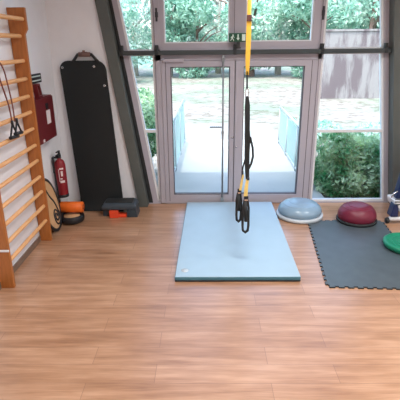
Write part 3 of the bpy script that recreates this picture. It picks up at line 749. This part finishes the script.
b = bm_(); pf(b, [(0.438, 2.124), (0.480, 2.124), (0.480, 2.200), (0.438, 2.200)]); obj('door_symbol', b, M['pict'], sp_)

# white things at the foot of the front post
ws = thing('white_caster_stand', 'small white foot with a black knob behind the front wall bar post', 'stand', (-1.83, 3.60, 0))
b = bm_(); lathe(b, [(0, 0), (0.03, 0), (0.034, 0.012), (0.022, 0.04), (0.012, 0.09), (0.010, 0.15), (0, 0.15)], (-1.855, 3.54, 0), 20); obj('foot', b, M['white'], ws)
b = bm_(); lathe(b, [(0, 0.151), (0.018, 0.151), (0.022, 0.165), (0.016, 0.185), (0, 0.19)], (-1.855, 3.54, 0), 16); obj('knob', b, M['black'], ws)

# ---------------------------------------------------------------- outdoors
sbox('terrace', M['terrace'], -0.62, 1.70, 5.841, 10.0, -0.12, -0.01, 'pale concrete terrace outside the double door', 'terrace')
sbox('footbridge_deck', M['grating'], -0.62, 1.75, 10.001, 12.2, -0.12, -0.015, 'greyish deck strip beyond the terrace', 'deck')
dg = thing('drain_cover', 'small dark slot drain cover in the pale ground beyond the terrace', 'drain', (0.24, 11.6, 0))
b = bm_(); box(b, 0.10, 0.42, 11.52, 11.62, -0.0149, 0.004); obj('cover', b, M['darkmetal'], dg)
b = bm_()
for i in range(6): box(b, 0.115+i*0.05, 0.14+i*0.05, 11.53, 11.61, 0.0042, 0.008)
obj('slots', b, M['gap'], dg)
b = bm_(); n = 40
GW = 60
gv = [[b.verts.new((-GW+2*GW*i/n, 5.95+74*j/n, -0.15 if j < 6 else -0.15+0.0*j)) for i in range(n+1)] for j in range(n+1)]
for j in range(n):
    for i in range(n): b.faces.new([gv[j][i], gv[j][i+1], gv[j+1][i+1], gv[j+1][i]])
struct('ground', b, M['ground'], 'pale sunlit gravel yard with patches of moss', 'ground')

def railing(xa, ya, xb, yb, za, zb, label):
    e = thing('railing', label, 'railing', (xa, ya, 0))
    n = 4
    d = Vector((xb-xa, yb-ya, 0)).normalized()
    b = bm_(); tube(b, [(xa, ya, za), (xb, yb, zb)], 0.022, 10); obj('handrail', b, M['railmetal'], e)
    b = bm_(); tube(b, [(xa, ya, 0.05), (xb, yb, 0.05)], 0.015, 8); obj('bottom_rail', b, M['railmetal'], e)
    for k in range(n):
        t = k/(n-1); x, y = xa+(xb-xa)*t, ya+(yb-ya)*t; z = za+(zb-za)*t
        b = bm_(); tube(b, [(x, y, -0.01), (x, y, z-0.01)], 0.018, 8); obj('post', b, M['railmetal'], e)
    for k in range(n-1):
        t0, t1 = (k+0.06)/(n-1), (k+0.94)/(n-1)
        p0 = (xa+(xb-xa)*t0, ya+(yb-ya)*t0); p1 = (xa+(xb-xa)*t1, ya+(yb-ya)*t1)
        b = bm_(); s = Vector((-d.y, d.x))*0.005
        prism(b, [(p0[0]-s.x, p0[1]-s.y), (p1[0]-s.x, p1[1]-s.y), (p1[0]+s.x, p1[1]+s.y), (p0[0]+s.x, p0[1]+s.y)], 'z', 0.08, za-0.06); obj('panel', b, M['railglass'], e)
railing(-0.565, 6.25, -0.49, 9.75, 0.93, 0.93, 'pale railing with milky panels on the left side of the terrace')
railing(1.52, 6.25, 1.61, 9.55, 0.79, 0.79, 'pale railing with milky panels on the right side of the terrace')

# leaves ---------------------------------------------------------------
def leaf_mesh(name, n, sample, size, rnd, flat=0.0):
    vs = []; fs = []
    for i in range(n):
        p = sample(rnd)
        u = Vector((rnd.gauss(0, 1), rnd.gauss(0, 1), rnd.gauss(0, 1)*(1-flat))).normalized()
        w = Vector((rnd.gauss(0, 1), rnd.gauss(0, 1), rnd.gauss(0, 1))).normalized(); v = u.cross(w)
        if v.length < 1e-3: continue
        v.normalize(); s = size*rnd.uniform(0.6, 1.35); nn = u.cross(v)
        k = len(vs)
        vs += [p-u*s, p+v*s*0.42+nn*s*0.15, p+u*s, p-v*s*0.42+nn*s*0.15]
        fs.append((k, k+1, k+2, k+3))
    me = bpy.data.meshes.new(name); me.from_pydata([tuple(v) for v in vs], [], fs); me.update(); return me

def add_mesh(name, me, m, parent):
    me.materials.append(m); o = bpy.data.objects.new(name, me); C.objects.link(o); o.parent = parent; return o

def shell_sampler(blobs):
    tot = [b_[3]*b_[4]*b_[5] for b_ in blobs]; acc = sum(tot)
    def s(r):
        x = r.random()*acc; i = 0
        while x > tot[i] and i < len(tot)-1: x -= tot[i]; i += 1
        c = blobs[i]; d = Vector((r.gauss(0, 1), r.gauss(0, 1), r.gauss(0, 1))).normalized()*(0.55+0.45*r.random()**0.5)
        return Vector((c[0]+d.x*c[3], c[1]+d.y*c[4], c[2]+d.z*c[5]))
    return s

def tree_proto(h, w, m_leaf, m_bark, n, size, seed, low=0.25):
    r = random.Random(seed)
    e = bpy.data.objects.new('tree', None); C.objects.link(e)
    b = bm_()
    tube(b, [(0, 0, -0.2), (0.05*r.uniform(-1, 1), 0, h*0.3), (0.2*r.uniform(-1, 1), 0.1, h*0.6), (0.2*r.uniform(-1, 1), 0, h*0.85)], 0.2, 8, rs=[h*0.028, h*0.022, h*0.014, h*0.005])
    for k in range(6):
        a = r.uniform(0, 2*PI); z = h*r.uniform(0.3, 0.6)
        tube(b, [(0, 0, z), (math.cos(a)*w*0.3, math.sin(a)*w*0.3, z+h*0.15), (math.cos(a)*w*0.5, math.sin(a)*w*0.5, z+h*0.2)], 0.05, 6, rs=[h*0.011, h*0.007, h*0.003])
    me = bpy.data.meshes.new('trunk'); b.to_mesh(me); b.free(); add_mesh('trunk', me, m_bark, e)
    blobs = []
    for k in range(16):
        a = r.uniform(0, 2*PI); z = h*r.uniform(low, 0.92); rr = w*0.42*math.sqrt(max(0.1, 1-((z/h-0.55)/0.5)**2))*r.uniform(0.3, 1)
        s = w*r.uniform(0.16, 0.27); blobs.append((math.cos(a)*rr, math.sin(a)*rr, z, s, s, s*0.75))
    add_mesh('crown', leaf_mesh('crown', n, shell_sampler(blobs), size, r), m_leaf, e)
    return e
def copy_tree(o, parent=None):
    c = o.copy(); C.objects.link(c); c.parent = parent
    for ch in list(o.children): 
        d = ch.copy(); C.objects.link(d); d.parent = c
    return c
protos = [tree_proto(8.5, 6.5, M['leaf_mint'], M['palebark'], 4600, 0.16, 11, 0.14),
          tree_proto(9.5, 6.0, M['leaf_mid'], M['bark'], 5600, 0.17, 12, 0.12),
          tree_proto(6.5, 5.5, M['leaf_dark'], M['bark'], 5000, 0.20, 13, 0.08)]
spots = [  # x, y, kind, scale, rot, label
 (-9.6, 30.0, 2, 1.0, 0.0, 'dark green tree furthest left beyond the yard'),
 (-6.4, 27.0, 1, 1.0, 1.0, 'green tree seen through the narrow left window'),
 (-5.3, 34.0, 0, 1.1, 2.0, 'tall pale tree behind the narrow left window tree'),
 (-2.6, 33.0, 0, 1.0, 3.0, 'pale tree above the left door leaf, left of centre'),
 (-0.6, 31.5, 2, 0.85, 4.0, 'low dark tree seen at the top of the left door pane'),
 (1.0, 36.0, 0, 1.15, 5.0, 'tall pale tree directly behind the exit sign'),
 (3.2, 32.0, 1, 1.0, 0.6, 'green tree right of the yellow strap'),
 (5.4, 34.0, 0, 1.1, 1.7, 'pale tree above the right door leaf'),
 (7.2, 30.0, 2, 0.9, 2.9, 'dark tree left of the stained concrete wall'),
 (9.6, 27.0, 1, 1.0, 3.9, 'green tree rising above the left end of the stained wall'),
 (12.6, 28.0, 0, 1.05, 4.6, 'pale tree rising above the middle of the stained wall'),
 (15.6, 27.0, 1, 1.05, 5.6, 'green tree at the far right above the stained wall'),
 (11.0, 34.0, 1, 1.2, 0.3, 'tall tree in the back row behind the stained wall'),
 (-9.5, 38.0, 1, 1.2, 1.3, 'tall tree in the back row at the left'),
]
used = set()
for x, y, kd, sc, ro, lab in spots:
    o = protos[kd] if kd not in used else copy_tree(protos[kd])
    used.add(kd)
    o.location = (x, y, -0.15); o.scale = (sc, sc, sc); o.rotation_euler = (0, 0, ro)
    o.name = 'tree'; tag(o, lab, 'tree', 'trees beyond the yard')
# distant wooded slope backing the trees
b = bm_()
hn = 60
hv = [[b.verts.new((-60+120*i/hn, 44+26*j/10, -0.3+ (0 if j == 0 else 1)*(1.0*j)*(0.30)+ (0.5*math.sin(i*0.9+j*1.7)+0.35*math.sin(i*2.1-j)))) for i in range(hn+1)] for j in range(11)]
for j in range(10):
    for i in range(hn):
        f = b.faces.new([hv[j][i], hv[j][i+1], hv[j+1][i+1], hv[j+1][i]]); f.smooth = True
struct('hillside', b, M['leaf_dark'], 'low wooded slope closing the view behind the trees', 'hillside')
# stained concrete wall
b = bm_(); box(b, 0, 10.5, 0, 0.35, -0.2, 2.5); box(b, -0.05, 10.55, -0.05, 0.40, 2.5, 2.58)
rw = obj('concrete_wall', b, M['stained'], loc=None); rw.location = (4.75, 18.75, 0)
tag(rw, 'tall pale concrete wall with dark water stains beyond the right window', 'wall')
# hedges
def hedge(name, label, blobs, n, size, m, seed, cat, z0=-0.15):
    r = random.Random(seed); cx = sum(q[0] for q in blobs)/len(blobs); cy = sum(q[1] for q in blobs)/len(blobs)
    e = thing(name, label, cat, (cx, cy, z0))
    bl = [(q[0]-cx, q[1]-cy, q[2]-z0, q[3], q[4], q[5]) for q in blobs]
    add_mesh('foliage', leaf_mesh('foliage', n, shell_sampler(bl), size, r), m, e)
    return e
bl = []
rr = random.Random(5)
for i in range(26): bl.append((rr.uniform(1.98, 3.3), rr.uniform(6.25, 6.75), rr.uniform(0.02, 0.64), 0.36, 0.30, 0.27))
hedge('leafy_shrub', 'dense green leafy shrub right behind the lower right window', bl, 17000, 0.052, M['leaf_hedge'], 21, 'shrub')
bl = []
for i in range(14): bl.append((rr.uniform(2.3, 6.0), rr.uniform(7.9, 11.0), rr.uniform(0.0, 0.2), 0.55, 0.6, 0.22))
hedge('low_ground_cover', 'lower pale green shrubs behind the dense shrub at the right', bl, 5200, 0.055, M['leaf_mid'], 22, 'shrub')
bl = []
for i in range(20): bl.append((rr.uniform(-1.6, -0.95), rr.uniform(6.4, 7.4), rr.uniform(0.1, 1.2), 0.27, 0.32, 0.28))
hedge('leafy_shrub', 'green shrub left of the terrace behind the narrow window', bl, 9000, 0.050, M['leaf_hedge'], 23, 'shrub')

# ---------------------------------------------------------------- sky, sun, camera
w = bpy.data.worlds.new('World'); S.world = w; w.use_nodes = True
N = w.node_tree.nodes; L = w.node_tree.links; bg = N['Background']
sky = N.new('ShaderNodeTexSky'); sky.sky_type = 'NISHITA'; sky.sun_disc = False; sky.sun_elevation = math.radians(60); sky.sun_rotation = math.radians(200)
sky.dust_density = 3.0; sky.air_density = 1.0
L.new(sky.outputs['Color'], bg.inputs['Color']); bg.inputs['Strength'].default_value = 1.0
sd = bpy.data.lights.new('sun', 'SUN'); sd.energy = 2.8; sd.angle = math.radians(1.0); sd.color = (1.0, 0.97, 0.92)
so = bpy.data.objects.new('sun', sd); C.objects.link(so)
dirv = Vector((0.08, 0.365, -1.0)).normalized()
so.rotation_euler = dirv.to_track_quat('-Z', 'Y').to_euler(); so.location = (0, 0, 12)

cam = bpy.data.cameras.new('camera'); co = bpy.data.objects.new('camera', cam); C.objects.link(co)
rt_ = Vector((0.999877525, 0.012159703, -0.009852700))
up_ = Vector((0.005150120, 0.338842044, 0.940829180))
fw_ = rt_.cross(up_)*-1
mw = Matrix(((rt_.x, up_.x, -fw_.x, 0), (rt_.y, up_.y, -fw_.y, 0), (rt_.z, up_.z, -fw_.z, 0), (0, 0, 0, 1)))
mw.translation = Vector((0, 0, 2.1)); co.matrix_world = mw
cam.sensor_width = 36; cam.lens = 36*435/400; cam.clip_start = 0.05; cam.clip_end = 300
S.camera = co
S.view_settings.view_transform = 'Standard'; S.view_settings.look = 'None'; S.view_settings.gamma = 1.0
S.view_settings.exposure = 0.0; S.view_settings.use_curve_mapping = False
